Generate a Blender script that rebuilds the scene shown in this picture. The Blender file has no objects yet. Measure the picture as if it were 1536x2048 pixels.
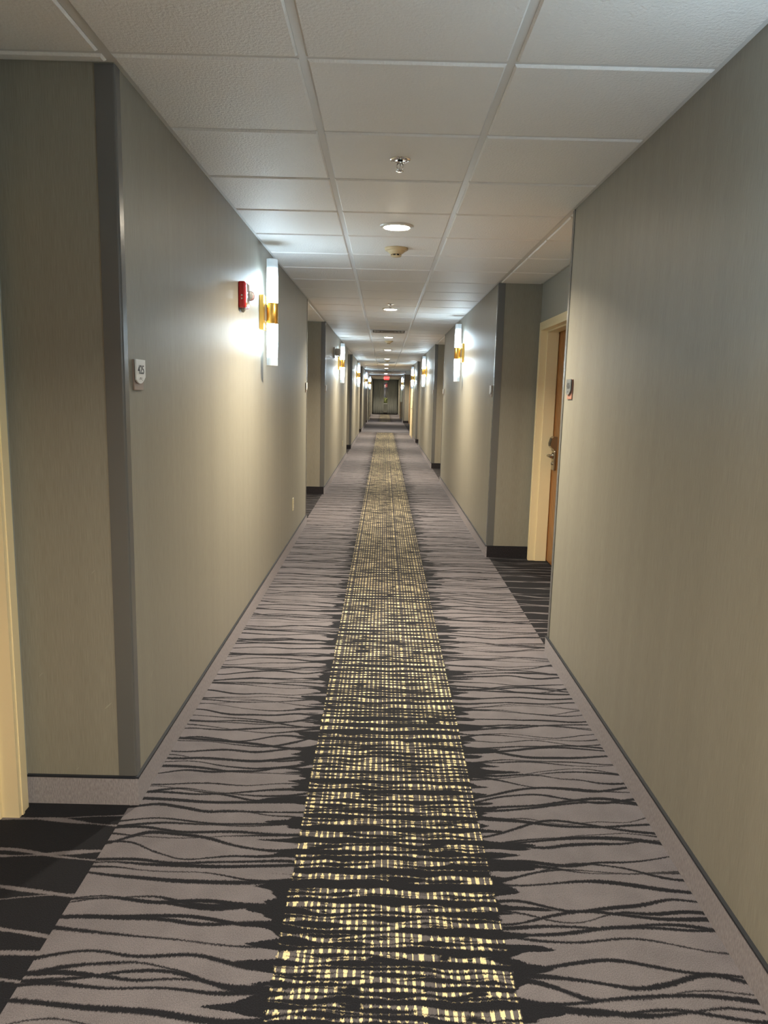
import bpy, bmesh, math, random
from mathutils import Matrix, Vector
random.seed(7)
scene = bpy.context.scene
COL = scene.collection
PI = math.pi

# ------------------------------------------------------------------ measured layout (metres)
XL, XR, H = -0.8397, 0.9643, 2.418        # hall wall faces, ceiling height
TL, TR, Y0, TS = -0.2627, 0.3488, 2.3343, 0.6096   # ceiling tee lines
DEEP = 0.378                               # depth of the door recesses
YB, YE = -9.2, 52.75                       # back and far end of the hall
ZC = 1.9625                                # height of the sconces
GX = [TL - TS, TL, TR, TR + TS]

# ------------------------------------------------------------------ node helpers
class S:
    def __init__(s, nt, sock): s.nt, s.k = nt, sock
    def _m(s, op, *o, clamp=False):
        n = s.nt.nodes.new('ShaderNodeMath'); n.operation = op; n.use_clamp = clamp
        for i, v in enumerate((s,) + o):
            if isinstance(v, S): s.nt.links.new(v.k, n.inputs[i])
            else: n.inputs[i].default_value = v
        return S(s.nt, n.outputs[0])
    def __add__(s, o): return s._m('ADD', o)
    def __sub__(s, o): return s._m('SUBTRACT', o)
    def __mul__(s, o): return s._m('MULTIPLY', o)
    def __truediv__(s, o): return s._m('DIVIDE', o)
    def abs(s): return s._m('ABSOLUTE')
    def fract(s): return s._m('FRACT')
    def floor(s): return s._m('FLOOR')
    def max(s, o): return s._m('MAXIMUM', o)
    def min(s, o): return s._m('MINIMUM', o)
    def lt(s, o): return s._m('LESS_THAN', o)
    def gt(s, o): return s._m('GREATER_THAN', o)
    def inv(s): return s * -1.0 + 1.0
    def ramp(s, a, b):                       # 0 at a -> 1 at b, clamped
        n = s.nt.nodes.new('ShaderNodeMapRange'); n.clamp = True
        s.nt.links.new(s.k, n.inputs[0])
        for i, v in ((1, a), (2, b)):
            if isinstance(v, S): s.nt.links.new(v.k, n.inputs[i])
            else: n.inputs[i].default_value = v
        n.inputs[3].default_value = 0; n.inputs[4].default_value = 1
        return S(s.nt, n.outputs[0])

def new_mat(name):
    m = bpy.data.materials.new(name); m.use_nodes = True
    nt = m.node_tree
    b = nt.nodes['Principled BSDF']
    return m, nt, b

def plain(name, col, rough=0.5, metal=0.0, spec=0.5, emit=None, estr=0.0, coat=0.0):
    m, nt, b = new_mat(name)
    b.inputs['Base Color'].default_value = (*col, 1)
    b.inputs['Roughness'].default_value = rough
    b.inputs['Metallic'].default_value = metal
    b.inputs['Specular IOR Level'].default_value = spec
    if coat: b.inputs['Coat Weight'].default_value = coat
    if emit:
        b.inputs['Emission Color'].default_value = (*emit, 1); b.inputs['Emission Strength'].default_value = estr
    return m

def xyz(nt, kind='Object'):
    t = nt.nodes.new('ShaderNodeTexCoord'); s = nt.nodes.new('ShaderNodeSeparateXYZ')
    nt.links.new(t.outputs[kind], s.inputs[0])
    return [S(nt, s.outputs[i]) for i in range(3)]

def vec(nt, *c):
    n = nt.nodes.new('ShaderNodeCombineXYZ')
    for i, v in enumerate(c):
        if isinstance(v, S): nt.links.new(v.k, n.inputs[i])
        else: n.inputs[i].default_value = v
    return n.outputs[0]

def noise(nt, x, y, z=0.0, detail=0.0, rough=0.5, dims='3D'):
    n = nt.nodes.new('ShaderNodeTexNoise'); n.noise_dimensions = dims
    n.inputs['Scale'].default_value = 1.0; n.inputs['Detail'].default_value = detail
    n.inputs['Roughness'].default_value = rough
    nt.links.new(vec(nt, x, y, z), n.inputs['Vector'])
    return S(nt, n.outputs[0])

def white(nt, x, y):
    n = nt.nodes.new('ShaderNodeTexWhiteNoise'); n.noise_dimensions = '2D'
    nt.links.new(vec(nt, x, y, 0.0), n.inputs['Vector'])
    return S(nt, n.outputs[0])

def mix(nt, f, a, b):
    n = nt.nodes.new('ShaderNodeMix'); n.data_type = 'RGBA'
    if isinstance(f, S): nt.links.new(f.k, n.inputs['Factor'])
    else: n.inputs['Factor'].default_value = f
    for nm, v in ((6, a), (7, b)):
        if isinstance(v, tuple): n.inputs[nm].default_value = (*v, 1)
        else: nt.links.new(v, n.inputs[nm])
    return n.outputs[2]

def bump(nt, b, h, strength, dist):
    n = nt.nodes.new('ShaderNodeBump'); n.inputs['Strength'].default_value = strength; n.inputs['Distance'].default_value = dist
    nt.links.new(h.k, n.inputs['Height']); nt.links.new(n.outputs[0], b.inputs['Normal'])

# ------------------------------------------------------------------ materials
def mat_wallpaper():
    m, nt, b = new_mat('wallpaper')
    x, y, z = xyz(nt)
    u = x + y
    fine = noise(nt, u * 430.0, z * 14.0, 0.0, 2)
    weave = noise(nt, u * 700.0, z * 600.0, 0.0, 1)
    broad = noise(nt, u * 14.0, z * 0.35, 3.0, 2)
    t = fine * 0.55 + broad * 0.22 + weave * 0.23
    c = mix(nt, t.ramp(0.32, 0.68), (0.250, 0.241, 0.203), (0.335, 0.325, 0.280))
    # a few pale scuffs low on the walls
    sc = noise(nt, (u + z) * 9.0, (u - z) * 75.0, 9.0, 0).gt(0.872)
    c2 = mix(nt, sc * z.lt(1.0) * 0.4, c, (0.5, 0.48, 0.42))
    nt.links.new(c2, b.inputs['Base Color'])
    b.inputs['Roughness'].default_value = 0.46
    b.inputs['Specular IOR Level'].default_value = 0.38
    bump(nt, b, fine * 0.7 + weave * 0.3, 0.12, 0.002)
    return m

def mat_carpet():
    m, nt, b = new_mat('hall_carpet')
    x, y, z = xyz(nt)
    XC = 0.058
    jag = (noise(nt, x * 210.0, y * 60.0, 0.0, 2, 0.75) - 0.5) * 0.015
    yj = y + jag
    def family(P, A, fx, fy, seed, wmin, wmax, wx=2.2, wy=5.0):
        n = noise(nt, x * fx + seed * 7.3, y * fy + seed * 3.1, seed * 1.7, 1, 0.4)
        ph = (yj + (n - 0.5) * (2.0 * A)) / P + seed * 0.37
        d = (ph.fract() - 0.5).abs() * P
        w = noise(nt, x * wx, y * wy, seed * 2.9 + 40.0, 0).ramp(0.32, 0.72) * (wmax - wmin) + wmin
        return d, w
    def band(d, w): return ((d - w) / 0.0022).ramp(1.0, -1.0)
    # --- field: black lines cross over a grey-mauve ground
    xd = (x - XC).abs()
    e = xd - 0.300
    near = e.ramp(0.26, 0.0)
    lines = None
    for P, A, fx, fy, sd in ((0.205, 0.11, 2.3, 1.5, 1.0), (0.235, 0.13, 1.9, 1.2, 2.0), (0.255, 0.12, 2.8, 1.8, 3.0), (0.22, 0.14, 1.6, 1.0, 4.0), (0.245, 0.12, 2.1, 1.4, 8.0), (0.27, 0.15, 2.5, 1.1, 9.0)):
        d, w = family(P, A, fx, fy, sd, 0.0024, 0.0100)
        ln = band(d, w + near * near * 0.003)
        lines = ln if lines is None else lines.max(ln)
    reach = noise(nt, x * 3.0, yj * 21.0, 21.0, 1).ramp(0.44, 0.80) * 0.24 + 0.001
    ragged = ((e + jag * 2.0 - reach) / 0.004).ramp(1.0, -1.0)
    black_f = lines.max(ragged)
    tuft = noise(nt, x * 420.0, y * 300.0, 5.0, 2, 0.6)
    cloud = noise(nt, x * 9.0, y * 9.0, 11.0, 2)
    t = tuft * 0.75 + cloud * 0.25
    grey = mix(nt, t.ramp(0.3, 0.7), (0.096, 0.090, 0.104), (0.220, 0.207, 0.232))
    blk = mix(nt, tuft.ramp(0.3, 0.7), (0.005, 0.0055, 0.0085), (0.017, 0.0185, 0.026))
    field = mix(nt, black_f, grey, blk)
    # --- runner: pale wavy bands on black, each band set with cream squares in columns
    lite = None
    for P, A, fx, fy, sd in ((0.060, 0.022, 7.5, 4.4, 5.0), (0.072, 0.026, 6.0, 3.8, 6.0), (0.066, 0.021, 8.6, 5.0, 7.0), (0.078, 0.030, 5.2, 3.4, 15.0)):
        d, w = family(P, A, fx, fy, sd, -0.0008, 0.0070, 9.0, 26.0)
        ln = band(d, w)
        lite = ln if lite is None else lite.max(ln)
    cu = (x - XC) / 0.0222 + (noise(nt, x * 14.0, 0.0, 31.0, 1) - 0.5) * 2.2
    ci = cu.floor()
    cf = (cu.fract() - 0.5).abs() * 2.0
    rnd = white(nt, ci, (y / 0.021).floor())
    colr = white(nt, ci, 4.0)
    sq = (cf - (rnd * 0.34 + colr * 0.22 + 0.08) - jag * 12.0).lt(0.0)
    threads = ((x * 280.0).fract() - 0.5).abs().gt(0.27)
    ground = mix(nt, threads, (0.165, 0.153, 0.165), (0.075, 0.071, 0.078))
    cream = mix(nt, tuft.ramp(0.3, 0.7), (0.80, 0.68, 0.37), (0.95, 0.84, 0.55))
    inside = mix(nt, sq, ground, cream)
    gap = noise(nt, x * 6.5, yj * 19.0, 77.0, 1).ramp(0.64, 0.67)
    gap2 = noise(nt, x * 26.0, yj * 60.0, 91.0, 1).ramp(0.69, 0.72)
    lite = lite * gap.max(gap2).inv()
    run = mix(nt, lite, blk, inside)
    is_run = ((xd + jag * 1.5 - 0.303) / 0.002).ramp(1.0, -1.0)
    hall = mix(nt, is_run, field, run)
    # --- plain grey crossing in front of the alcove
    plainf = y.gt(27.75) * y.lt(38.2)
    streak = noise(nt, x * 0.6, y * 1.4, 8.0, 2)
    greyp = mix(nt, streak.ramp(0.35, 0.65), (0.072, 0.072, 0.088), (0.125, 0.122, 0.142))
    hall2 = mix(nt, plainf, hall, greyp)
    # --- recesses: the reverse, pale lines on black
    rl = None
    for P, A, fx, fy, sd in ((0.17, 0.07, 2.4, 1.5, 11.0), (0.21, 0.09, 1.8, 1.3, 12.0)):
        d, w = family(P, A, fx, fy, sd, 0.002, 0.0105, 7.0, 7.0)
        ln = band(d, w)
        rl = ln if rl is None else rl.max(ln)
    rec = mix(nt, rl, blk, grey)
    outside = (x.lt(XL - 0.022)).max(x.gt(XR + 0.022))
    fin = mix(nt, outside, hall2, rec)
    nt.links.new(fin, b.inputs['Base Color'])
    b.inputs['Roughness'].default_value = 0.92
    b.inputs['Specular IOR Level'].default_value = 0.15
    b.inputs['Sheen Weight'].default_value = 0.04
    b.inputs['Sheen Roughness'].default_value = 0.5
    bump(nt, b, tuft, 0.5, 0.004)
    return m

def mat_carpet_base(name, a, c):
    m, nt, b = new_mat(name)
    x, y, z = xyz(nt)
    t = noise(nt, (x + y) * 260.0, z * 60.0, 0.0, 2, 0.6)
    nt.links.new(mix(nt, t.ramp(0.3, 0.7), a, c), b.inputs['Base Color'])
    b.inputs['Roughness'].default_value = 0.9; b.inputs['Specular IOR Level'].default_value = 0.2
    bump(nt, b, t, 0.3, 0.003)
    return m

def mat_tile():
    m, nt, b = new_mat('ceiling_tile')
    x, y, z = xyz(nt)
    n1 = noise(nt, x * 95.0, y * 95.0, 0.0, 3, 0.55)
    n2 = noise(nt, x * 260.0, y * 260.0, 2.0, 1)
    cell = white(nt, ((x - TL) / TS).floor(), ((y - Y0) / TS).floor())
    nt.links.new(mix(nt, cell, (0.86, 0.86, 0.85), (0.89, 0.89, 0.88)), b.inputs['Base Color'])
    b.inputs['Roughness'].default_value = 0.55
    b.inputs['Specular IOR Level'].default_value = 0.4
    bump(nt, b, n1.ramp(0.30, 0.75) * 0.8 + n2 * 0.2, 0.42, 0.006)
    return m

def mat_wood():
    m, nt, b = new_mat('door_wood')
    x, y, z = xyz(nt)
    g = noise(nt, x * 18.0 + y * 18.0, z * 1.2, 0.0, 4, 0.6)
    nt.links.new(mix(nt, g.ramp(0.35, 0.65), (0.30, 0.115, 0.026), (0.46, 0.20, 0.055)), b.inputs['Base Color'])
    b.inputs['Roughness'].default_value = 0.35
    return m

def mat_brass():
    m, nt, b = new_mat('brushed_brass')
    x, y, z = xyz(nt)
    g = noise(nt, x * 900.0, y * 20.0, z * 900.0, 1)
    nt.links.new(mix(nt, g, (0.80, 0.47, 0.10), (0.92, 0.58, 0.16)), b.inputs['Base Color'])
    b.inputs['Metallic'].default_value = 1.0; b.inputs['Roughness'].default_value = 0.30
    return m

def mat_tube():
    m, nt, b = new_mat('lit_opal_tube')
    x, y, z = xyz(nt)
    a = y.abs().ramp(0.12, 0.30)
    n = nt.nodes.new('ShaderNodeMapRange'); nt.links.new(a.k, n.inputs[0])
    n.interpolation_type = 'SMOOTHSTEP'
    n.inputs[3].default_value = TUBE_IN; n.inputs[4].default_value = TUBE_OUT
    b.inputs['Base Color'].default_value = (0.35, 0.38, 0.40, 1)
    b.inputs['Roughness'].default_value = 0.3
    b.inputs['Emission Color'].default_value = (0.66, 0.86, 1.0, 1)
    nt.links.new(n.outputs[0], b.inputs['Emission Strength'])
    return m

def mat_curtain():
    m, nt, b = new_mat('curtain_cloth')
    x, y, z = xyz(nt)
    t = noise(nt, x * 200.0, z * 30.0, 0.0, 2)
    nt.links.new(mix(nt, t, (0.50, 0.53, 0.52), (0.60, 0.63, 0.61)), b.inputs['Base Color'])
    b.inputs['Roughness'].default_value = 0.85
    b.inputs['Sheen Weight'].default_value = 0.2
    return m

def mat_glass():
    m = bpy.data.materials.new('window_glass'); m.use_nodes = True
    nt = m.node_tree; nt.nodes.clear()
    o = nt.nodes.new('ShaderNodeOutputMaterial'); t = nt.nodes.new('ShaderNodeBsdfTransparent')
    g = nt.nodes.new('ShaderNodeBsdfGlossy'); g.inputs['Roughness'].default_value = 0.02
    mx = nt.nodes.new('ShaderNodeMixShader'); mx.inputs[0].default_value = 0.07
    nt.links.new(t.outputs[0], mx.inputs[1]); nt.links.new(g.outputs[0], mx.inputs[2]); nt.links.new(mx.outputs[0], o.inputs[0])
    return m

def mat_leaf():
    m, nt, b = new_mat('bush_leaves')
    x, y, z = xyz(nt)
    nt.links.new(mix(nt, noise(nt, x * 9.0, y * 9.0, z * 9.0, 2), (0.10, 0.14, 0.02), (0.34, 0.38, 0.07)), b.inputs['Base Color'])
    b.inputs['Roughness'].default_value = 0.7
    return m

TUBE_IN, TUBE_OUT = 4.6, 0.035
LENS = 9.0
DOWN_W = 5.2
def mat_clear():
    m, nt, b = new_mat('clear_lens')
    b.inputs['Base Color'].default_value = (0.92, 0.94, 0.95, 1); b.inputs['Roughness'].default_value = 0.06
    b.inputs['Transmission Weight'].default_value = 0.75; b.inputs['IOR'].default_value = 1.45
    return m
M = dict(
    paper=mat_wallpaper(), carpet=mat_carpet(), tile=mat_tile(), wood=mat_wood(), brass=mat_brass(), tube=mat_tube(),
    curtain=mat_curtain(), glass=mat_glass(), leaf=mat_leaf(),
    paint=plain('grey_wall_paint', (0.38, 0.39, 0.36), 0.55),
    base=mat_carpet_base('grey_carpet_base', (0.25, 0.238, 0.262), (0.38, 0.362, 0.398)),
    base_dark=mat_carpet_base('black_carpet_base', (0.016, 0.015, 0.018), (0.034, 0.031, 0.037)),
    binding=plain('base_binding', (0.018, 0.022, 0.032), 0.5),
    guard=plain('corner_guard_paint', (0.135, 0.138, 0.138), 0.24, spec=0.6),
    tee=plain('white_tee_metal', (0.72, 0.73, 0.73), 0.35),
    frame=plain('cream_door_frame', (0.93, 0.80, 0.52), 0.35),
    nickel=plain('satin_nickel', (0.46, 0.42, 0.35), 0.32, 1.0),
    black=plain('black_plastic', (0.02, 0.02, 0.02), 0.35),
    white_metal=plain('white_enamel', (0.72, 0.72, 0.70), 0.3),
    lens=plain('downlight_lens', (0.8, 0.8, 0.8), 0.4, emit=(1.0, 0.88, 0.68), estr=LENS),
    cap=plain('white_acrylic', (0.62, 0.66, 0.68), 0.3),
    beige=plain('beige_plastic', (0.62, 0.50, 0.31), 0.4),
    chrome=plain('chrome', (0.75, 0.75, 0.75), 0.12, 1.0),
    red=plain('red_enamel', (0.48, 0.012, 0.014), 0.25, spec=0.6),
    clear=mat_clear(),
    sign_white=plain('white_sign_face', (0.82, 0.83, 0.82), 0.35),
    sign_back=plain('bronze_sign_back', (0.33, 0.25, 0.21), 0.4),
    sign_shaded=plain('shaded_sign_face', (0.15, 0.16, 0.16), 0.35),  # grey carries the shade on the right-hand sign in its colour
    ink=plain('dark_lettering', (0.03, 0.035, 0.05), 0.5),
    ivory=plain('ivory_plate', (0.66, 0.60, 0.42), 0.35),
    alu=plain('grey_fixture', (0.30, 0.29, 0.28), 0.4),
    vent_dark=plain('vent_dark', (0.09, 0.085, 0.07), 0.6),
    exit_red=plain('exit_red_glow', (0.3, 0.0, 0.0), 0.4, emit=(1.0, 0.015, 0.015), estr=0.10),
    exit_letter=plain('exit_letter_glow', (0.5, 0.0, 0.0), 0.4, emit=(1.0, 0.07, 0.06), estr=0.45),
    far_red=plain('distant_red_lamp', (0.2, 0.02, 0.02), 0.4, emit=(1.0, 0.16, 0.14), estr=0.022),
    far_white=plain('distant_white_lamp', (0.6, 0.6, 0.6), 0.4, emit=(1.0, 0.95, 0.85), estr=0.15),
    soil=plain('dark_ground', (0.02, 0.022, 0.016), 0.9),
    sill=plain('white_sill', (0.80, 0.80, 0.78), 0.4),
    cream_panel=plain('cream_panel', (0.85, 0.74, 0.50), 0.4),
    horn=plain('pale_grey_fixture', (0.50, 0.49, 0.48), 0.35),
    screw=plain('steel_screw', (0.6, 0.58, 0.55), 0.3, 1.0),
)

# ------------------------------------------------------------------ mesh helpers
class MB:
    def __init__(s): s.bm = bmesh.new(); s.mats = []
    def _mi(s, m):
        if m is None: return 0
        if m not in s.mats: s.mats.append(m)
        return s.mats.index(m)
    def box(s, x0, x1, y0, y1, z0, z1, mat=None, bev=0.0):
        x0, x1 = sorted((x0, x1)); y0, y1 = sorted((y0, y1)); z0, z1 = sorted((z0, z1))
        v = [s.bm.verts.new(p) for p in ((x0,y0,z0),(x1,y0,z0),(x1,y1,z0),(x0,y1,z0),(x0,y0,z1),(x1,y0,z1),(x1,y1,z1),(x0,y1,z1))]
        fs = [s.bm.faces.new([v[i] for i in q]) for q in ((3,2,1,0),(4,5,6,7),(0,1,5,4),(1,2,6,5),(2,3,7,6),(3,0,4,7))]
        mi = s._mi(mat)
        for f in fs: f.material_index = mi
        if bev:
            es = list({e for f in fs for e in f.edges})
            r = bmesh.ops.bevel(s.bm, geom=es, offset=bev, segments=2, affect='EDGES', profile=0.5)
            for f in r['faces']: f.material_index = mi
        return s
    def prism(s, pts, h0, h1, mat=None, axis='z'):      # polygon pts (a,b) extruded along an axis
        def P(a, b, h): return {'z': (a, b, h), 'y': (a, h, b), 'x': (h, a, b)}[axis]
        lo = [s.bm.verts.new(P(a, b, h0)) for a, b in pts]; hi = [s.bm.verts.new(P(a, b, h1)) for a, b in pts]
        mi = s._mi(mat); n = len(pts)
        fs = [s.bm.faces.new(lo[::-1]), s.bm.faces.new(hi)] + [s.bm.faces.new((lo[i], lo[(i+1) % n], hi[(i+1) % n], hi[i])) for i in range(n)]
        for f in fs: f.material_index = mi
        return s
    def lathe(s, prof, seg=32, axis='z', c=(0,0,0), mat=None, smooth=True):   # prof = [(r, h)]
        def P(r, h, a):
            p, q = r*math.cos(a), r*math.sin(a)
            d = {'z': (p, q, h), 'y': (q, h, p), 'x': (h, p, q)}[axis]
            return (d[0]+c[0], d[1]+c[1], d[2]+c[2])
        rings = []
        for r, h in prof:
            if r < 1e-6: rings.append([s.bm.verts.new(P(0, h, 0))])
            else: rings.append([s.bm.verts.new(P(r, h, 2*PI*i/seg)) for i in range(seg)])
        mi = s._mi(mat)
        for a, b in zip(rings, rings[1:]):
            for i in range(seg):
                j = (i+1) % seg
                if len(a) == 1 and len(b) == 1: continue
                if len(a) == 1: f = s.bm.faces.new((a[0], b[j], b[i]))
                elif len(b) == 1: f = s.bm.faces.new((a[i], a[j], b[0]))
                else: f = s.bm.faces.new((a[i], a[j], b[j], b[i]))
                f.material_index = mi; f.smooth = smooth
        return s
    def tube(s, path, r, seg=10, mat=None):
        path = [Vector(p) for p in path]; rings = []
        for i, p in enumerate(path):
            d = (path[min(i+1, len(path)-1)] - path[max(i-1, 0)]).normalized()
            u = d.orthogonal().normalized() if i == 0 else (u - d*u.dot(d)).normalized()
            w = d.cross(u)
            rings.append([s.bm.verts.new(p + u*r*math.cos(2*PI*k/seg) + w*r*math.sin(2*PI*k/seg)) for k in range(seg)])
        mi = s._mi(mat)
        fs = [s.bm.faces.new(rings[0][::-1]), s.bm.faces.new(rings[-1])]
        for a, b in zip(rings, rings[1:]):
            for k in range(seg):
                f = s.bm.faces.new((a[k], a[(k+1) % seg], b[(k+1) % seg], b[k])); f.smooth = True; fs.append(f)
        for f in fs: f.material_index = mi
        return s
    def build(s, name, mat=None, parent=None):
        bmesh.ops.recalc_face_normals(s.bm, faces=s.bm.faces)
        me = bpy.data.meshes.new(name); s.bm.to_mesh(me); s.bm.free()
        for m in (s.mats or [mat]): me.materials.append(m)
        o = bpy.data.objects.new(name, me); COL.objects.link(o)
        if parent: o.parent = parent
        return o

def tag(o, label, cat, group=None, kind=None):
    o['label'] = label; o['category'] = cat
    if group: o['group'] = group
    if kind: o['kind'] = kind
    return o
def empty(name, mw=None):
    o = bpy.data.objects.new(name, None); o.empty_display_size = 0.1; COL.objects.link(o)
    if mw is not None: o.matrix_world = mw
    return o
def copy_tree(o, mw):
    r = o.copy(); COL.objects.link(r); r.matrix_world = mw
    for ch in list(o.children):
        c = ch.copy(); COL.objects.link(c); c.parent = r
        for g in list(ch.children):
            d = g.copy(); COL.objects.link(d); d.parent = c
    return r
def wall_mw(side, y, z, off=0.0):       # local x = to the right as seen, y = up, z = out of the wall
    if side == 'L': R = Matrix(((0,0,1),(1,0,0),(0,1,0))); x = XL + off
    else: R = Matrix(((0,0,-1),(-1,0,0),(0,1,0))); x = XR - off
    return Matrix.Translation((x, y, z)) @ R.to_4x4()
def text_mesh(name, s, size, mat, parent, loc, depth=0.0006, weight=0.0):
    cu = bpy.data.curves.new(name, 'FONT'); cu.body = s; cu.size = size; cu.align_x = 'CENTER'; cu.align_y = 'CENTER'
    cu.extrude = depth; cu.offset = weight
    t = bpy.data.objects.new(name + '_curve', cu); COL.objects.link(t)
    dg = bpy.context.evaluated_depsgraph_get()
    me = bpy.data.meshes.new_from_object(t.evaluated_get(dg)); me.name = name
    bpy.data.objects.remove(t); bpy.data.curves.remove(cu)
    me.materials.clear(); me.materials.append(mat)
    o = bpy.data.objects.new(name, me); COL.objects.link(o); o.parent = parent; o.location = loc
    return o

ORD = ['rearmost', 'nearest', 'second', 'third', 'fourth', 'fifth', 'sixth', 'seventh', 'eighth']
# ------------------------------------------------------------------ the setting
SEG_L = [(YB, -6.5), (-0.05, -0.05), (2.405, 8.06), (10.50, 16.80), (19.2, 25.3), (27.8, 34.4), (36.6, 43.0), (45.6, YE)]
SEG_L[1] = (-4.1, -0.05)
SEG_R = [(YB, -4.4), (-1.9, 4.04), (6.575, 12.25), (14.6, 20.3), (22.3, 26.45), (37.35, YE)]
THK = 0.20

def recesses(segs): return [(a[1], b[0]) for a, b in zip(segs, segs[1:])]
def door_spans(a, b):
    d = [(b - 0.085 - 0.95, b - 0.085)]
    if b - a > 5: return [(a + 0.085, a + 1.035)]
    if b - a > 2.1: d.insert(0, (a + 0.085, a + 0.085 + 0.95))
    return d
ZF = 2.035                                # door opening height
def build_wall(side):
    s, xf, segs = (-1, XL, SEG_L) if side == 'left' else (1, XR, SEG_R)
    w = MB(); xb = xf + s*DEEP; xo = xb + s*THK
    for a, b in segs: w.box(xf, xo, a, b, 0, H + 0.02, M['paper'])
    for a, b in recesses(segs):
        ds = door_spans(a, b); c = a
        for p, q_ in ds:
            w.box(xb, xo, c, p, 0, H + 0.02, M['paint']); w.box(xb, xo, p, q_, ZF, H + 0.02, M['paint']); c = q_
        w.box(xb, xo, c, b, 0, H + 0.02, M['paint'])
    if side == 'right': w.box(XR + 0.29, xb, 32.4, 37.35, 0, H + 0.02, M['paper'])
    o = w.build('wall_' + side)
    return tag(o, 'long grey-beige wallpapered corridor wall on the %s with door recesses' % side, 'wall', kind='structure')
build_wall('left'); build_wall('right')

# far wall with its window opening, near wall behind the camera
XO0, XO1 = XL - DEEP - THK, XR + DEEP + THK
WX0, WX1, WZ0, WZ1 = -0.30, 0.46, 0.72, 2.24
w = MB()
w.box(XO0, WX0, YE, YE + 0.16, 0, H + 0.02); w.box(WX1, XO1, YE, YE + 0.16, 0, H + 0.02)
w.box(WX0, WX1, YE, YE + 0.16, 0, WZ0); w.box(WX0, WX1, YE, YE + 0.16, WZ1, H + 0.02)
tag(w.build('wall_end', M['paint']), 'grey end wall of the corridor behind the curtains', 'wall', kind='structure')
w = MB(); w.box(XO0, XO1, YB - 0.16, YB, 0, H + 0.02)
tag(w.build('wall_back', M['paper']), 'wallpapered wall closing the corridor behind the viewer', 'wall', kind='structure')
f = MB(); f.box(XO0, XO1, YB - 0.16, YE + 0.16, -0.1, 0)
tag(f.build('floor', M['carpet']), 'patterned carpet with black wavy lines and cream dotted runner', 'floor', kind='structure')

# ceiling: slab + drop-edge tiles in one mesh, tee grid as its part
ce = MB()
ce.box(XO0, XO1, YB - 0.16, YE + 0.16, H + 0.02, H + 0.12)
rows = [Y0 + TS*k for k in range(-20, 85)]
def tile(x0, x1, y0, y1):
    if x1 - x0 < 0.06 or y1 - y0 < 0.04: return
    g, zt, zb = 0.0125, H + 0.0199, H - 0.0085
    x0 += g; x1 -= g; y0 += g; y1 -= g
    b = 0.006
    bm = ce.bm
    top = [bm.verts.new(p) for p in ((x0,y0,zt),(x1,y0,zt),(x1,y1,zt),(x0,y1,zt))]
    mid = [bm.verts.new(p) for p in ((x0,y0,zb+b),(x1,y0,zb+b),(x1,y1,zb+b),(x0,y1,zb+b))]
    low = [bm.verts.new(p) for p in ((x0+b,y0+b,zb),(x1-b,y0+b,zb),(x1-b,y1-b,zb),(x0+b,y1-b,zb))]
    for A, B in ((top, mid), (mid, low)):
        for i in range(4): bm.faces.new((A[i], A[(i+1) % 4], B[(i+1) % 4], B[i]))
    bm.faces.new(low)
for r0, r1 in zip(rows, rows[1:]):
    a, b = max(r0, YB), min(r1, YE)
    if b <= a: continue
    for x0, x1 in ((XL + 0.003, TL), (TL, TR), (TR, XR - 0.003)): tile(x0, x1, a, b)
    for segs, xa, xb in ((SEG_L, XL - DEEP + 0.004, XL - 0.003), (SEG_R, XR + 0.003, XR + DEEP - 0.004)):
        for p, q_ in recesses(segs):
            if min(b, q_) > max(a, p): tile(xa, xb, max(a, p + 0.004), min(b, q_ - 0.004))
ceiling = tag(ce.build('ceiling', M['tile']), 'white textured drop ceiling of square tiles in a metal grid', 'ceiling', kind='structure')
g = MB(); hw = 0.012
for x in (TL, TR): g.box(x - hw, x + hw, YB, YE, H - 0.0015, H + 0.0195)
for r in rows:
    if YB < r < YE:
        g.box(XL, TL - hw, r - hw, r + hw, H - 0.001, H + 0.019)
        g.box(TL + hw, TR - hw, r - hw, r + hw, H - 0.001, H + 0.019)
        g.box(TR + hw, XR, r - hw, r + hw, H - 0.001, H + 0.019)
for segs, s, xf in ((SEG_L, -1, XL), (SEG_R, 1, XR)):
    for a, b in segs: g.box(xf, xf - s*0.022, a, b, H - 0.0015, H + 0.019)
    for a, b in recesses(segs):
        xt = xf
        g.box(xt - 0.014, xt + 0.014, a, b, H - 0.0015, H + 0.019)
        xb = xf + s*DEEP
        g.box(xb, xb - s*0.022, a, b, H - 0.001, H + 0.019)
        g.box(xt + s*0.014, xb - s*0.022, a, a + 0.022, H - 0.001, H + 0.019); g.box(xt + s*0.014, xb - s*0.022, b - 0.022, b, H - 0.001, H + 0.019)
        for r in rows:
            if a + 0.05 < r < b - 0.05: g.box(xt + s*0.014, xb - s*0.022, r - hw, r + hw, H - 0.001, H + 0.019)
g.build('ceiling_grid', M['tee'], ceiling)

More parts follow.
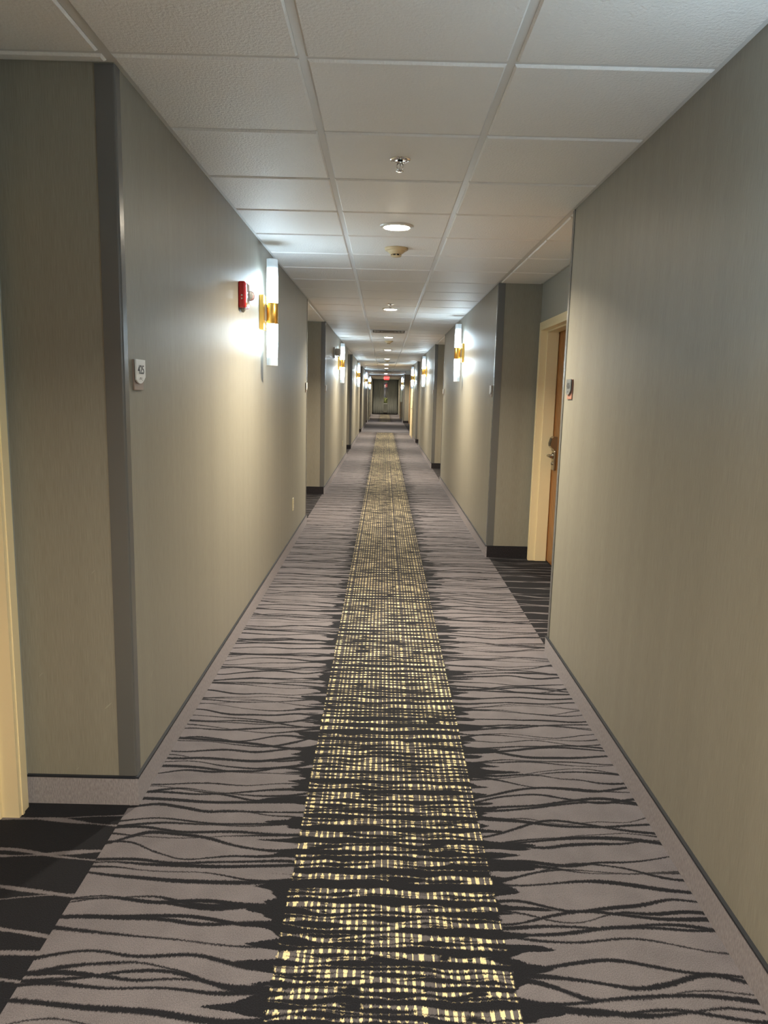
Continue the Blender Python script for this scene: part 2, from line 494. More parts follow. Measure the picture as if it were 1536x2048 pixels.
# carpet cove base along walls
BH = 0.100
def build_base(side):
    s, xf, segs = (-1, XL, SEG_L) if side == 'left' else (1, XR, SEG_R)
    b_ = MB(); t = 0.010
    def run(x0, x1, y0, y1, mat):
        b_.box(x0, x1, y0, y1, 0.0, BH, mat)
    def cap(x0, x1, y0, y1): b_.box(x0, x1, y0, y1, BH, BH + 0.006, M['binding'])
    for a, b in segs:
        x1 = xf - s*t
        run(xf, x1, a - t, b + t, M['base']); cap(xf, xf - s*(t + 0.0015), a - t, b + t)
    for k, (a, b) in enumerate(recesses(segs)):
        mt = M['base'] if (side == 'left' and abs(b - 2.405) < 0.01) else M['base_dark']
        xb = xf + s*DEEP
        for y0, y1 in ((a, a + t), (b - t, b)):
            run(xf, xb, y0, y1, mt); cap(xf, xb, y0 - (0.0015 if y0 > a else 0), y1 + (0.0015 if y0 == a else 0))
        ds = door_spans(a, b); c = a + t
        ends = [p - 0.056 for p, _ in ds] + [b - t]; starts = [a + t] + [q_ + 0.056 for _, q_ in ds]
        for y0, y1 in zip(starts, ends):
            if y1 - y0 > 0.02: y1 = min(y1, 32.39) if (side == 'right' and b > 37) else y1; run(xb, xb - s*t, y0, y1, mt); cap(xb, xb - s*(t + .0015), y0, y1)
    return tag(b_.build('baseboard_' + side), 'low carpet baseboard with dark top edge along the %s wall' % side, 'baseboard', kind='structure')
build_base('left'); build_base('right')
b_ = MB(); b_.box(XL + 0.012, XR - 0.012, YE - 0.012, YE, 0, BH, M['base_dark'])
tag(b_.build('baseboard_end', M['base_dark']), 'dark baseboard below the curtains at the corridor end', 'baseboard', kind='structure')

# dark corner guards on every outside corner
tn = 0
for segs, s, xf, sd in ((SEG_L, -1, XL, 'left'), (SEG_R, 1, XR, 'right')):
    for k, (a, b) in enumerate(segs):
        for y, d in ((a, 1), (b, -1)):
            if y in (YB, YE): continue
            tn += 1
            t = 0.0035; m_ = MB()
            # L profile in plan, rounded nose
            hl, rl = 0.040, 0.058
            ix, iy = xf, y
            pts = [(xf, y + d*hl), (xf - s*t, y + d*hl), (xf - s*t, y + d*0.003), (xf - s*0.0005, y - d*t*0.8), (xf + s*0.004, y - d*t), (xf + s*rl, y - d*t), (xf + s*rl, y), (xf, y)]
            m_.prism(pts, BH + 0.007, H - 0.006)
            o = m_.build('trim_%d' % tn, M['guard'])
            tag(o, 'dark grey corner guard at the %s end of the %s %s wall stretch' % ('near' if d > 0 else 'far', ORD[max(0, k - 1) if sd == 'left' else k], sd), 'corner guard', 'dark corner guards', 'structure')

# ------------------------------------------------------------------ doors in the recesses
def make_door(n, name_y):
    # local: x to the right as seen from the hall, y up, z out of the wall towards the hall; origin centre-bottom of the opening
    r = empty('door_%d' % n)
    W = 0.95; fw = 0.05; dp = 0.145
    f = MB()
    for sgn in (-1, 1):
        e = sgn*W/2
        f.box(e, e + sgn*fw, 0.0, ZF + fw, -0.0, 0.014, bev=0.002)
        f.box(e, e - sgn*0.018, 0.0, ZF, -dp, 0.014)
        f.box(e - sgn*0.018, e - sgn*0.032, 0.0, ZF - 0.018, -dp + 0.006, -0.042, bev=0.002)
        f.box(e, e + sgn*0.012, 0.0, ZF, 0.014, 0.018)
    f.box(-W/2, W/2, ZF, ZF + fw, 0.0, 0.014, bev=0.002)
    f.box(-W/2, W/2, ZF - 0.018, ZF, -dp, 0.014)
    f.box(-W/2 + 0.032, W/2 - 0.032, ZF - 0.032, ZF - 0.018, -dp + 0.006, -0.042, bev=0.002)
    f.build('door_frame', M['frame'], r)
    l = MB(); l.box(-W/2 + 0.020, W/2 - 0.020, 0.008, ZF - 0.02, -dp - 0.045, -dp, bev=0.001)
    leaf = l.build('door_leaf', M['wood'], r)
    return r
def lockset(parent, hx, swing, n):
    z0 = -0.145
    p = MB()
    p.box(hx - 0.046, hx + 0.046, 0.83, 0.9995, z0, z0 + 0.022, bev=0.006)
    p.prism([(1.0, z0), (1.118, z0), (1.120, z0 + 0.030), (1.108, z0 + 0.044), (1.060, z0 + 0.056), (1.036, z0 + 0.054), (1.024, z0 + 0.042), (1.012, z0 + 0.026), (1.0, z0 + 0.021)], hx - 0.046, hx + 0.046, axis='x')
    plate = p.build('lock_plate', M['nickel'], parent)
    c = MB(); c.prism([(1.040, z0 + 0.0535), (1.060, z0 + 0.0545), (1.106, z0 + 0.0435), (1.108, z0 + 0.0465), (1.061, z0 + 0.0590), (1.039, z0 + 0.0570)], hx - 0.034, hx + 0.034, axis='x')
    c.build('card_slot', M['black'], plate)
    v = MB()
    v.lathe([(0.0, z0 + 0.02), (0.026, z0 + 0.02), (0.026, z0 + 0.030), (0.013, z0 + 0.034), (0.012, z0 + 0.066), (0.0, z0 + 0.067)], 20, 'z', (hx, 0.955, 0))
    v.tube([(hx - swing*0.012, 0.955, z0 + 0.062), (hx, 0.955, z0 + 0.064), (hx + swing*0.03, 0.957, z0 + 0.067), (hx + swing*0.08, 0.955, z0 + 0.064), (hx + swing*0.118, 0.953, z0 + 0.060)], 0.011, 12)
    v.build('door_handle', M['nickel'], plate)
    k = MB(); k.lathe([(0.0, z0 + 0.034), (0.012, z0 + 0.033), (0.015, z0 + 0.028), (0.015, z0 + 0.02)], 16, 'z', (hx, 0.888, 0))
    k.build('key_cylinder', M['nickel'], plate)

def wall_frame(side, y, z, off):
    m_ = wall_mw(side, y, z, off); return m_
door_n = 0
for side, segs in (('L', SEG_L), ('R', SEG_R)):
    for ri, (a, b) in enumerate(recesses(segs)):
        ds = door_spans(a, b)
        for k, (p, q_) in enumerate(ds):
            if b < 1.0: continue                         # behind the camera
            door_n += 1
            r = make_door(door_n, p)
            far = (k == len(ds) - 1)
            # latch side: next to the nearer return wall; local x runs +Y on the left wall, -Y on the right wall
            sgn = (1 if side == 'L' else -1) * (1 if far else -1)
            lockset(r, sgn*(0.95/2 - 0.135), -sgn, door_n)
            r.matrix_world = wall_mw(side, (p + q_)/2, 0.0, -DEEP)
            tag(r, 'wood door in cream metal frame, %s one in the %s %s recess' % ('far' if far else 'near', ORD[ri], 'left' if side == 'L' else 'right'), 'door', 'guest room doors', 'structure')

# two flush doors near the far end and a cream service door before the alcove
def flush_door(side, y, w_, mat, label, hh=2.03, off=0.0112):
    global door_n
    door_n += 1
    r = empty('door_%d' % door_n)
    f = MB()
    for sgn in (-1, 1): f.box(sgn*w_/2, sgn*(w_/2 + 0.055), 0, hh + 0.055, 0.0, 0.028, bev=0.003)
    f.box(-w_/2, w_/2, hh, hh + 0.055, 0.0, 0.028, bev=0.003)
    f.build('door_frame', M['frame'], r)
    l = MB(); l.box(-w_/2, w_/2, 0.006, hh, 0.0, 0.016)
    leaf = l.build('door_leaf', mat, r)
    h_ = MB(); h_.lathe([(0, 0.015), (0.025, 0.015), (0.025, 0.024), (0.01, 0.03), (0.01, 0.06), (0, 0.06)], 16, 'z', (w_/2 - 0.08, 0.97, 0))
    h_.tube([(w_/2 - 0.08, 0.97, 0.055), (w_/2 - 0.19, 0.968, 0.055)], 0.009, 10)
    h_.build('door_handle', M['nickel'], leaf)
    r.matrix_world = wall_mw(side, y, 0.0, off)
    tag(r, label, 'door', None, 'structure')
flush_door('L', 41.0, 0.9, M['wood'], 'wood door with cream frame in left wall near the curtained end')
flush_door('R', 43.4, 0.9, M['wood'], 'wood door with cream frame in right wall beyond the cream cabinet')
flush_door('R', 36.3, 0.9, M['wood'], 'wood door with cream frame at the far end of the right alcove', off=-0.289)
flush_door('R', 25.35, 1.6, M['cream_panel'], 'wide cream door in right wall just before the alcove')

# ------------------------------------------------------------------ far window, curtains, exit sign
r = MB()
for x0, x1 in ((WX0, WX0 + 0.04), (WX1 - 0.04, WX1)): r.box(x0, x1, YE + 0.03, YE + 0.10, WZ0, WZ1)
r.box(WX0 + 0.04, WX1 - 0.04, YE + 0.03, YE + 0.10, WZ1 - 0.04, WZ1); r.box(WX0 + 0.04, WX1 - 0.04, YE + 0.03, YE + 0.10, WZ0, WZ0 + 0.04)
win = tag(r.build('window_1', M['white_metal']), 'narrow night window showing between the drawn curtains', 'window', kind='structure')
p = MB(); p.box(WX0 + 0.041, WX1 - 0.041, YE + 0.062, YE + 0.068, WZ0 + 0.041, WZ1 - 0.041); p.build('glass_pane', M['glass'], win)
p = MB(); p.box(WX0 - 0.04, WX1 + 0.04, YE - 0.06, YE + 0.03, WZ0 - 0.035, WZ0, bev=0.004); p.build('window_sill', M['sill'], win)

def curtain(x0, x1, label, ph):
    cb = MB(); n = 170; rows_z = [0.03, 0.6, 1.2, 1.8, H - 0.03]
    def off(x, z):
        k = 0.5 + 0.5*(1 - z/H)
        return 0.016*k*math.sin(x*58 + ph) + 0.009*k*math.sin(x*101 + ph*2 + z*0.3)
    fr, bk = [], []
    for i in range(n + 1):
        x = x0 + (x1 - x0)*i/n
        fr.append([cb.bm.verts.new((x, YE - 0.17 + off(x, z), z)) for z in rows_z])
        bk.append([cb.bm.verts.new((x, YE - 0.164 + off(x, z), z)) for z in rows_z])
    for S_, fl in ((fr, 0), (bk, 1)):
        for i in range(n):
            for j in range(len(rows_z) - 1):
                fc = cb.bm.faces.new((S_[i][j], S_[i+1][j], S_[i+1][j+1], S_[i][j+1])); fc.smooth = True
    for i in range(n):
        for j in (0, -1): cb.bm.faces.new((fr[i][j], bk[i][j], bk[i+1][j], fr[i+1][j]))
    for i in (0, n):
        for j in range(len(rows_z) - 1): cb.bm.faces.new((fr[i][j], fr[i][j+1], bk[i][j+1], bk[i][j]))
    o = cb.build('curtain', M['curtain'])
    hd = MB(); hd.box(x0, x1, YE - 0.205, YE - 0.135, H - 0.03, H - 0.006); hd.build('curtain_rail', M['guard'], o)
    return tag(o, label, 'curtain', 'grey curtains at the corridor end')
curtain(XL + 0.06, -0.035, 'dark grey pleated curtain left of the narrow window slit', 0.4)
curtain(0.215, XR - 0.06, 'dark grey pleated curtain right of the narrow window slit', 1.9)

ex = empty('exit_sign', Matrix.Translation((0.10, 40.6, 2.262)))
m_ = MB(); m_.box(-0.140, 0.140, 0.0, 0.05, -0.10, 0.10, bev=0.006); m_.build('sign_body', M['white_metal'], ex)
m_ = MB(); m_.box(-0.134, 0.134, -0.006, 0.0, -0.093, 0.093, bev=0.002); fp = m_.build('face_panel', M['exit_red'], ex)
t = text_mesh('exit_lettering', 'EXIT', 0.150, M['exit_letter'], fp, (0, -0.0065, 0), 0.003, 0.006); t.rotation_euler = (PI/2, 0, 0)
m_ = MB(); m_.lathe([(0.012, 0.10), (0.012, 0.13), (0.05, 0.132), (0.05, 0.1465), (0.0, 0.1465)], 20, 'z', (0, 0.025, 0)); m_.build('ceiling_mount', M['white_metal'], ex)
tag(ex, 'glowing red EXIT sign hanging from ceiling before the curtains', 'exit sign')

# the night outside the slit
gd = MB(); gd.box(-8, 8, YE + 0.2, YE + 26, -0.3, -0.05); tag(gd.build('outside_ground', M['soil']), 'dark ground outside the end window', 'ground', kind='structure')
def bush(x, y, z, rr, label):
    r_ = empty('shrub', Matrix.Translation((x, y, z)))
    lf = bmesh.new(); random.seed(3)
    b2 = MB()
    for i in range(420):
        th, ph2 = random.uniform(0, 2*PI), math.acos(random.uniform(-0.5, 1)); rad = rr*random.uniform(0.55, 1.0)
        c = Vector((rad*math.sin(ph2)*math.cos(th), rad*math.sin(ph2)*math.sin(th), rr*0.75 + rad*1.15*math.cos(ph2)))
        u = Vector((random.gauss(0,1), random.gauss(0,1), random.gauss(0,1))).normalized(); v_ = u.orthogonal().normalized(); k = rr*0.17
        f_ = b2.bm.faces.new([b2.bm.verts.new(c + u*k), b2.bm.verts.new(c + v_*k*0.45), b2.bm.verts.new(c - u*k), b2.bm.verts.new(c - v_*k*0.45)])
    b2.build('foliage', M['leaf'], r_)
    st = MB(); st.tube([(0, 0, -0.0), (0.02, 0, rr*0.5), (0, 0.02, rr*1.1)], rr*0.06); st.build('stem', M['wood'], r_); lf.free()
    return tag(r_, label, 'shrub')
bush(0.05, 55.2, -0.05, 0.62, 'yellow-green shrub lit at night outside the end window')
L = bpy.data.lights.new('shrub_fill_light', 'POINT'); L.energy = 9; L.color = (1.0, 0.95, 0.6); L.shadow_soft_size = 0.1  # unseen fill lamp added to light the shrub
lo = bpy.data.objects.new('shrub_fill_light', L); lo.location = (-0.9, 54.2, 2.2); COL.objects.link(lo)
sg = empty('outdoor_sign', Matrix.Translation((0.13, 60.0, -0.05)))
m_ = MB(); m_.tube([(0, 0, 0), (0, 0, 1.9)], 0.04); m_.build('pole', M['black'], sg)
m_ = MB(); m_.box(-0.09, 0.09, -0.04, 0.04, 1.98, 2.26, bev=0.03); m_.build('lit_panel', M['far_red'], sg)
tag(sg, 'blurred red lit sign on a pole outside the window', 'sign')
sl = empty('street_lamp', Matrix.Translation((0.22, 64.0, -0.05)))
m_ = MB(); m_.tube([(0, 0, 0), (0, 0, 2.4), (-0.05, 0, 2.55)], 0.035); m_.build('pole', M['black'], sl)
m_ = MB(); m_.lathe([(0, 0.08), (0.06, 0.05), (0.075, 0.0), (0.05, -0.05), (0, -0.06)], 16, 'z', (-0.05, 0, 2.50)); m_.build('lamp_head', M['far_white'], sl)
tag(sl, 'small white street lamp far outside above the red sign', 'street lamp')

# ------------------------------------------------------------------ wall sconces
def make_sconce():
    r = empty('wall_sconce')
    zc = 0.079
    p = MB(); p.box(-0.050, 0.050, -0.1125, 0.1125, 0.0, 0.030, bev=0.0025); p.build('backplate', M['brass'], r)
    a = MB()
    for y in (-0.035, 0.035): a.lathe([(0.0, 0.029), (0.011, 0.029), (0.011, 0.046), (0.0, 0.046)], 14, 'z', (0, y, 0), M['screw'])
    a.box(-0.018, 0.018, -0.055, 0.055, 0.030, 0.044, M['screw'], 0.002)
    a.build('arm', M['screw'], r)
    bnd = MB()
    bnd.lathe([(0.0, -0.0675), (0.0375, -0.0675), (0.0385, -0.0660), (0.0385, 0.0660), (0.0375, 0.0675), (0.0, 0.0675)], 40, 'y', (0, -0.004, zc))
    bnd.build('brass_collar', M['brass'], r)
    for s in (1, -1):
        t = MB(); y0, y1 = s*0.0675 - 0.004, s*0.343
        t.lathe([(0.0365, y0), (0.0368, (y0 + y1)/2), (0.0365, y1)], 40, 'y', (0, 0, zc))
        tb = t.build('lamp_tube', M['tube'], r)
        c = MB(); c.lathe([(0.0, y1 - s*0.001), (0.0372, y1 - s*0.001), (0.0372, y1 + s*0.002), (0.035, y1 + s*0.003), (0.0, y1 + s*0.003)], 40, 'y', (0, 0, zc))
        c.build('end_cap', M['cap'], tb)
    return r
SC = [('L', 5.06, 'lit tube sconce on left wall beside the red fire alarm'),
      ('L', 13.39, 'second lit tube sconce down the left wall, beside grey round fixture'),
      ('L', 21.81, 'third lit tube sconce down the left wall'),
      ('L', 30.9, 'fourth lit tube sconce down the left wall'),
      ('L', 38.9, 'farthest lit tube sconce on the left wall, close to the curtains'),
      ('R', 9.25, 'lit tube sconce on right wall past the first door recess'),
      ('R', 17.15, 'second lit tube sconce down the right wall'),
      ('R', 24.0, 'third lit tube sconce on right wall, above the wide cream door'),
      ('R', 38.1, 'farthest lit tube sconce on right wall beyond the alcove'),
      ('R', 1.45, 'lit tube sconce on right wall beside the viewer, out of view'),
      ('L', -3.2, 'lit tube sconce on left wall behind the viewer'),
      ('R', -6.4, 'lit tube sconce on right wall behind the viewer')]
proto = make_sconce()
for i, (sd, y, lab) in enumerate(SC):
    mw = wall_mw(sd, y, ZC)
    if i == 0: o = proto; o.matrix_world = mw
    else: o = copy_tree(proto, mw)
    tag(o, lab, 'wall lamp', 'brass tube sconces along the corridor')

# ------------------------------------------------------------------ ceiling fixtures
ZT = H - 0.0085                                # underside of the tiles
XM = 0.048
def make_downlight():
    r = empty('ceiling_downlight')
    t = MB(); t.lathe([(0.072, 0.0), (0.098, 0.0), (0.098, -0.002), (0.086, -0.011), (0.078, -0.012), (0.072, -0.008), (0.072, 0.0)], 48); t.build('trim_ring', M['white_metal'], r)
    l = MB(); l.lathe([(0.0, -0.0185), (0.035, -0.0170), (0.060, -0.0125), (0.0718, -0.006)], 48); l.build('light_lens', M['lens'], r)
    a = bpy.data.lights.new('downlight_beam', 'AREA'); a.shape = 'DISK'; a.size = 0.13; a.energy = DOWN_W; a.color = (1.0, 0.86, 0.64); a.spread = math.radians(142)
    ao = bpy.data.objects.new('downlight_beam', a); COL.objects.link(ao); ao.location = (0, 0, -0.0195); ao.parent = r
    return r
DL = [(4.468, 'nearest round downlight in the ceiling, just before the smoke detector'), (8.70, 'second round downlight, right behind a small sprinkler'),
      (12.98, 'third round downlight, just past the first air vent'), (16.72, 'fourth round downlight along the ceiling'), (20.98, 'fifth round downlight along the ceiling'),
      (25.2, 'sixth round downlight along the ceiling'), (28.9, 'seventh round downlight along the ceiling'), (36.5, 'eighth round downlight, just before the EXIT sign'),
      (49.4, 'added round downlight just before the curtains, brightening them'), (-8.3, 'round downlight at the closed end behind the viewer'),  # the one by the curtains is added to brighten the dark hall end
      (33.2, 'dim round downlight between the last two air vents'), (45.1, 'added round downlight brightening the hall end, beyond the EXIT sign'),  # the one beyond the EXIT sign is likewise added for the curtains
      (0.20, 'round downlight above the viewer, out of view'), (-4.07, 'round downlight behind the viewer')]
DL = [d for d in DL if d[0] != 33.2]
proto = make_downlight()
for i, (y, lab) in enumerate(DL):
    mw = Matrix.Translation((XM, y, ZT))
    if i == 0: o = proto; o.matrix_world = mw
    else: o = copy_tree(proto, mw)
    tag(o, lab, 'ceiling light', 'round downlights along the ceiling')

def make_smoke():
    r = empty('smoke_detector')
    b2 = MB(); b2.lathe([(0.0, 0.0), (0.078, 0.0), (0.078, -0.010), (0.070, -0.018), (0.0, -0.018)], 40); b2.build('mounting_base', M['beige'], r)
    h_ = MB(); h_.lathe([(0.060, -0.018), (0.057, -0.024), (0.042, -0.036), (0.034, -0.040)], 40)
    h_.lathe([(0.036, -0.050), (0.030, -0.056), (0.012, -0.059), (0.0, -0.059)], 40)
    h_.lathe([(0.036, -0.050), (0.0, -0.050)], 40)
    for k in range(8):
        a = 2*PI*k/8; c, s = 0.033*math.cos(a), 0.033*math.sin(a); h_.box(c - 0.003, c + 0.003, s - 0.003, s + 0.003, -0.0505, -0.039)
    h_.build('detector_head', M['beige'], r)
    d_ = MB(); d_.lathe([(0.028, -0.040), (0.028, -0.050)], 24); d_.build('sensor_chamber', M['black'], r)
    return r
SM = [(5.13, 'beige round smoke detector just past the nearest downlight'), (13.95, 'smoke detector just past the third downlight'),
      (22.2, 'smoke detector just past the fifth downlight'), (30.4, 'smoke detector just past the seventh downlight')]
proto = make_smoke()
for i, (y, lab) in enumerate(SM):
    mw = Matrix.Translation((XM + 0.008, y, ZT))
    if i == 0: o = proto; o.matrix_world = mw
    else: o = copy_tree(proto, mw)
    tag(o, lab, 'smoke detector', 'smoke detectors along the ceiling')

def make_sprinkler():
    r = empty('fire_sprinkler')
    e = MB(); e.lathe([(0.012, -0.001), (0.012, -0.007), (0.030, -0.006), (0.041, -0.003), (0.043, 0.0)], 40); e.build('escutcheon', M['chrome'], r)
    b2 = MB(); b2.lathe([(0.0, 0.0), (0.0105, 0.0), (0.0105, -0.014), (0.008, -0.018), (0.0, -0.018)], 20)
    for sx in (-1, 1): b2.tube([(sx*0.009, 0, -0.014), (sx*0.014, 0, -0.024), (sx*0.011, 0, -0.036), (0.0, 0, -0.044)], 0.0024, 8)
    b2.tube([(0, 0, -0.016), (0, 0, -0.040)], 0.0022, 8)
    b2.build('sprinkler_body', M['chrome'], r)
    d_ = MB(); d_.lathe([(0.0, -0.044), (0.0155, -0.045), (0.0155, -0.0465), (0.0, -0.048)], 24); d_.build('deflector', M['chrome'], r)
    return r
SP = [(3.245, 'chrome fire sprinkler alone in the ceiling before the nearest downlight'), (8.25, 'small fire sprinkler just before the second downlight')]
proto = make_sprinkler()
for i, (y, lab) in enumerate(SP):
    mw = Matrix.Translation((XM - 0.006, y, ZT))
    if i == 0: o = proto; o.matrix_world = mw
    else: o = copy_tree(proto, mw)
    tag(o, lab, 'sprinkler', 'fire sprinklers')

def make_vent():
    r = empty('ceiling_vent')
    f_ = MB(); a = 0.285
    for x0, x1, y0, y1 in ((-a, a, -a, -a + 0.035), (-a, a, a - 0.035, a), (-a, -a + 0.035, -a + 0.035, a - 0.035), (a - 0.035, a, -a + 0.035, a - 0.035)):
        f_.box(x0, x1, y0, y1, -0.010, 0.0, bev=0.002)
    f_.build('vent_frame', M['white_metal'], r)
    b2 = MB(); b2.box(-a + 0.03, a - 0.03, -a + 0.03, a - 0.03, -0.002, 0.0); b2.build('vent_backing', M['vent_dark'], r)
    l = MB()
    for k in range(1, 4):
        e = a - 0.035 - 0.055*k
        for s in (-1, 1):
            l.prism([(s*e, -0.002), (s*(e + 0.035), -0.013), (s*(e + 0.037), -0.011), (s*(e + 0.003), -0.001)], -e - 0.02, e + 0.02, axis='y')
            l.prism([(s*e, -0.002), (s*(e + 0.035), -0.0135), (s*(e + 0.037), -0.0115), (s*(e + 0.003), -0.001)], -e - 0.02, e + 0.02, axis='x')
    l.build('louver_grille', M['alu'], r)
    return r
VE = [(Y0 + TS*15.5, 'square air vent in the ceiling before the third downlight'), (Y0 + TS*34.5, 'far air vent in the ceiling before the sixth downlight'),
      (Y0 + TS*50.5, 'farthest air vent in the ceiling before the last downlight')]
proto = make_vent()
for i, (y, lab) in enumerate(VE):
    mw = Matrix.Translation(((TL + TR)/2, y, ZT))
    if i == 0: o = proto; o.matrix_world = mw
    else: o = copy_tree(proto, mw)
    tag(o, lab, 'air vent', 'square ceiling vents')

bx = empty('ceiling_box', Matrix.Translation((1.00, 32.0, H - 0.006)))
m_ = MB(); m_.box(-0.11, 0.11, -0.05, 0.05, -0.15, 0.0, bev=0.006); m_.build('box_body', M['white_metal'], bx)
m_ = MB(); m_.box(-0.115, 0.115, -0.055, 0.055, -0.012, -0.0, bev=0.002); m_.build('mounting_flange', M['white_metal'], bx)
tag(bx, 'small white box hanging under the ceiling at the right alcove', 'ceiling box')

# ------------------------------------------------------------------ wall things
# fire alarm strobe
fa = empty('fire_alarm_strobe', wall_mw('L', 4.365, 1.985))
m_ = MB(); m_.box(-0.060, 0.060, -0.072, 0.074, -0.002, 0.040, bev=0.009); m_.build('alarm_body', M['red'], fa)
m_ = MB(); m_.box(-0.030, 0.045, -0.066, 0.068, 0.0385, 0.0455, bev=0.003); pl_ = m_.build('lens_plate', M['clear'], fa)
m_ = MB(); m_.lathe([(0.030, 0.045), (0.029, 0.060), (0.024, 0.072), (0.013, 0.080), (0.0, 0.082)], 28, 'z', (0.010, 0.0, 0.0)); m_.build('strobe_lens', M['clear'], pl_)
m_ = MB()
for y in (-0.022, -0.004): m_.lathe([(0.0, -0.0608), (0.0045, -0.0608), (0.0045, -0.0598)], 12, 'x', (0, y, 0.020))
m_.build('side_screws', M['sign_white'], fa)
m_ = MB(); m_.lathe([(0.0, -0.096), (0.008, -0.090), (0.017, -0.076), (0.018, -0.070)], 16, 'y', (-0.010, 0, 0.018)); m_.build('bottom_plug', M['alu'], fa)
tag(fa, 'red fire alarm with clear strobe on left wall', 'fire alarm')

hn = empty('alarm_speaker', wall_mw('L', 12.25, 2.085))
m_ = MB(); m_.box(-0.060, 0.060, -0.085, 0.085, 0.0, 0.022, bev=0.004); m_.build('mounting_plate', M['horn'], hn)
m_ = MB(); m_.lathe([(0.045, 0.022), (0.055, 0.030), (0.060, 0.070), (0.056, 0.100), (0.040, 0.112), (0.0, 0.116)], 28, 'z', (0, 0.01, 0)); m_.build('round_housing', M['horn'], hn)
m_ = MB(); m_.lathe([(0.0, -0.072), (0.018, -0.068), (0.022, -0.055)], 16, 'y', (0, 0, 0.06)); m_.build('test_button', M['clear'], hn)
tag(hn, 'grey round wall fixture just before the second left sconce', 'wall fixture')

# outlets
def make_outlet():
    r = MB(); r.box(-0.037, 0.037, -0.06, 0.06, 0.0, 0.007, bev=0.0025)
    o = r.build('power_outlet', M['ivory'])
    for y in (-0.021, 0.021):
        q_ = MB(); q_.box(-0.016, 0.016, y - 0.014, y + 0.014, 0.0065, 0.009, M['ivory'], 0.004)
        for x in (-0.006, 0.006): q_.box(x - 0.001, x + 0.001, y - 0.002, y + 0.006, 0.0088, 0.0092, M['black'])
        q_.build('socket', None, o)
    return o
proto = make_outlet(); proto.matrix_world = wall_mw('L', 6.86, 0.40)
tag(proto, 'ivory power outlet low on left wall below the nearest sconce', 'power outlet', 'power outlets low on the left wall')
o = copy_tree(proto, wall_mw('L', 15.2, 0.41)); tag(o, 'far ivory power outlet low on left wall after the second sconce', 'power outlet', 'power outlets low on the left wall')

# room number signs
def make_sign(face, txt=None, back=None):
    r = empty('room_sign')
    m_ = MB(); m_.box(-0.047, 0.047, -0.051, 0.050, 0.0, 0.006, bev=0.001); m_.build('back_plate', back or M['sign_back'], r)
    w2, pts = 0.047, []
    pts = [(-w2, 0.051), (-w2, -0.017)]
    for k in range(1, 12):
        t = k/12; x = -w2 + 2*w2*t
        y = -0.017*(t - 0.42)*(t - 1)/0.42 - 0.029*t*(t - 1)/(0.42*-0.58) - 0.006*t*(t - 0.42)/0.58
        pts.append((x, y))
    pts += [(w2, -0.006), (w2, 0.051)]
    m_ = MB(); m_.prism(pts[::-1], 0.009, 0.014); fp = m_.build('face_plate', face, r)
    m_ = MB(); m_.box(-0.03, 0.03, 0.0, 0.04, 0.006, 0.009); m_.build('standoff', M['black'], r)
    if txt:
        t = text_mesh('room_number', txt, 0.043, M['ink'], fp, (0, 0.016, 0.0143), 0.0004, 0.0004); t.scale = (1.0, 0.95, 1)
        m_ = MB()
        for cx, cy in ((-0.014, 0), (-0.010, 0.004), (-0.010, 0.0), (-0.005, 0.004), (-0.001, 0.0), (0.006, 0.0), (0.006, 0.004), (0.012, -0.004)):
            m_.lathe([(0.0015, 0.014), (0.001, 0.0148), (0.0, 0.015)], 8, 'z', (cx, cy - 0.014, 0))
        m_.build('braille_dots', M['ink'], fp)
    return r
s = make_sign(M['sign_white'], '425'); s.matrix_world = wall_mw('L', 2.537, 1.494)
tag(s, 'white room sign reading 425 on the nearest left corner', 'room sign', 'room number signs')
s = make_sign(M['sign_shaded'], '426', plain('copper_sign_back', (0.42, 0.20, 0.14), 0.4)); s.matrix_world = wall_mw('R', 3.868, 1.496)
tag(s, 'room sign with shade-darkened grey face on right wall before the first door recess', 'room sign', 'room number signs')
proto = make_sign(M['sign_white']); first = True
for sd, y, lab in (('L', 7.94, 'thin room sign at far end of the first left wall'), ('L', 10.62, 'room sign on left wall just past the first recess'),
                   ('R', 6.72, 'bright white room sign on right wall just past the first recess'), ('R', 12.12, 'room sign at far end of the right wall past the first sconce'),
                   ('R', 14.74, 'room sign on right wall just past the second recess'), ('L', 46.0, 'far pale room sign on left wall close to the curtains')):
    mw = wall_mw(sd, y, 1.494)
    if first: s = proto; s.matrix_world = mw; first = False
    else: s = copy_tree(proto, mw)
    tag(s, lab, 'room sign', 'room number signs')

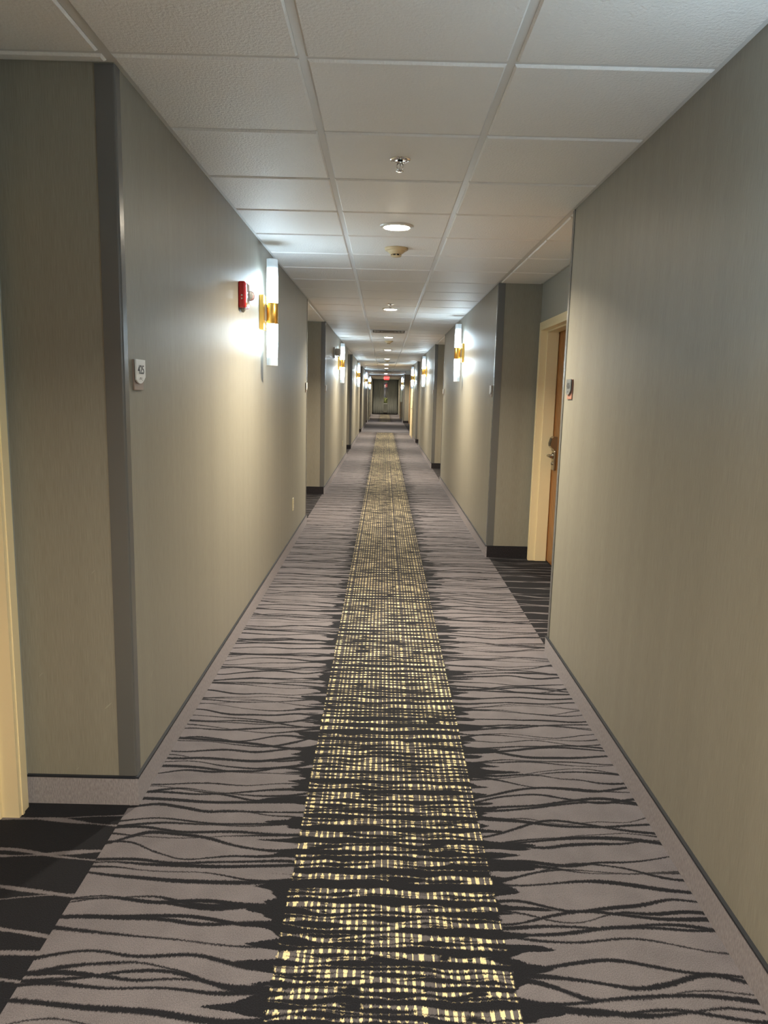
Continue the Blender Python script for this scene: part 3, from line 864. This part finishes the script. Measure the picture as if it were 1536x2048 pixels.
# small pale alarm and the tall cream panel near the far end
st = empty('wall_strobe', wall_mw('L', 44.0, 2.05))
m_ = MB(); m_.box(-0.06, 0.06, -0.07, 0.07, 0.0, 0.03, bev=0.005); m_.build('alarm_body', M['sign_white'], st)
m_ = MB(); m_.lathe([(0.04, 0.03), (0.038, 0.06), (0.02, 0.08), (0, 0.083)], 20, 'z'); m_.build('strobe_lens', M['clear'], st)
tag(st, 'small white wall strobe near the curtains on the left wall', 'fire alarm')

cb = empty('wall_cabinet', wall_mw('R', 40.4, 1.325))
m_ = MB(); m_.box(-0.20, 0.20, -0.33, 0.33, -0.001, 0.105, bev=0.004); m_.build('cabinet_body', M['cream_panel'], cb)
m_ = MB(); m_.box(-0.185, 0.185, -0.31, 0.31, 0.105, 0.113, bev=0.002); dr = m_.build('cabinet_door', M['cream_panel'], cb)
m_ = MB(); m_.tube([(-0.15, -0.05, 0.112), (-0.15, -0.05, 0.13), (-0.15, 0.05, 0.13), (-0.15, 0.05, 0.112)], 0.006, 8); m_.build('handle', M['nickel'], dr)
tag(cb, 'tall cream wall cabinet below the farthest sconce on the right wall', 'cabinet')

# ------------------------------------------------------------------ light, camera, view
wd = bpy.data.worlds.new('night'); scene.world = wd; wd.use_nodes = True
wd.node_tree.nodes['Background'].inputs[0].default_value = (0.010, 0.012, 0.018, 1); wd.node_tree.nodes['Background'].inputs[1].default_value = 0.25

cam = bpy.data.cameras.new('camera'); co = bpy.data.objects.new('camera', cam); COL.objects.link(co); scene.camera = co
cam.sensor_fit = 'VERTICAL'; cam.sensor_height = 32.0; cam.lens = 1472.86*32.0/2048
cam.clip_start = 0.02; cam.clip_end = 200
R = Vector((9.99706811e-01, 6.14547656e-04, 2.42056597e-02)); U = Vector((-0.02399477, 0.15919621, 0.98695533)); F = Vector((0.00324692, 0.98724677, -0.15916428))
m3 = Matrix((R, U, -F)).transposed()
co.matrix_world = Matrix.Translation((0, 0, 1.45271)) @ m3.to_4x4()

scene.view_settings.view_transform = 'Standard'; scene.view_settings.look = 'None'
scene.view_settings.exposure = 3.86
scene.view_settings.gamma = 1.0; scene.view_settings.use_curve_mapping = False
scene.cycles.max_bounces = 8; scene.cycles.diffuse_bounces = 4; scene.cycles.glossy_bounces = 2
scene.cycles.use_adaptive_sampling = True; scene.cycles.adaptive_threshold = 0.08
scene.cycles.caustics_reflective = False; scene.cycles.caustics_refractive = False
scene.cycles.use_denoising = True
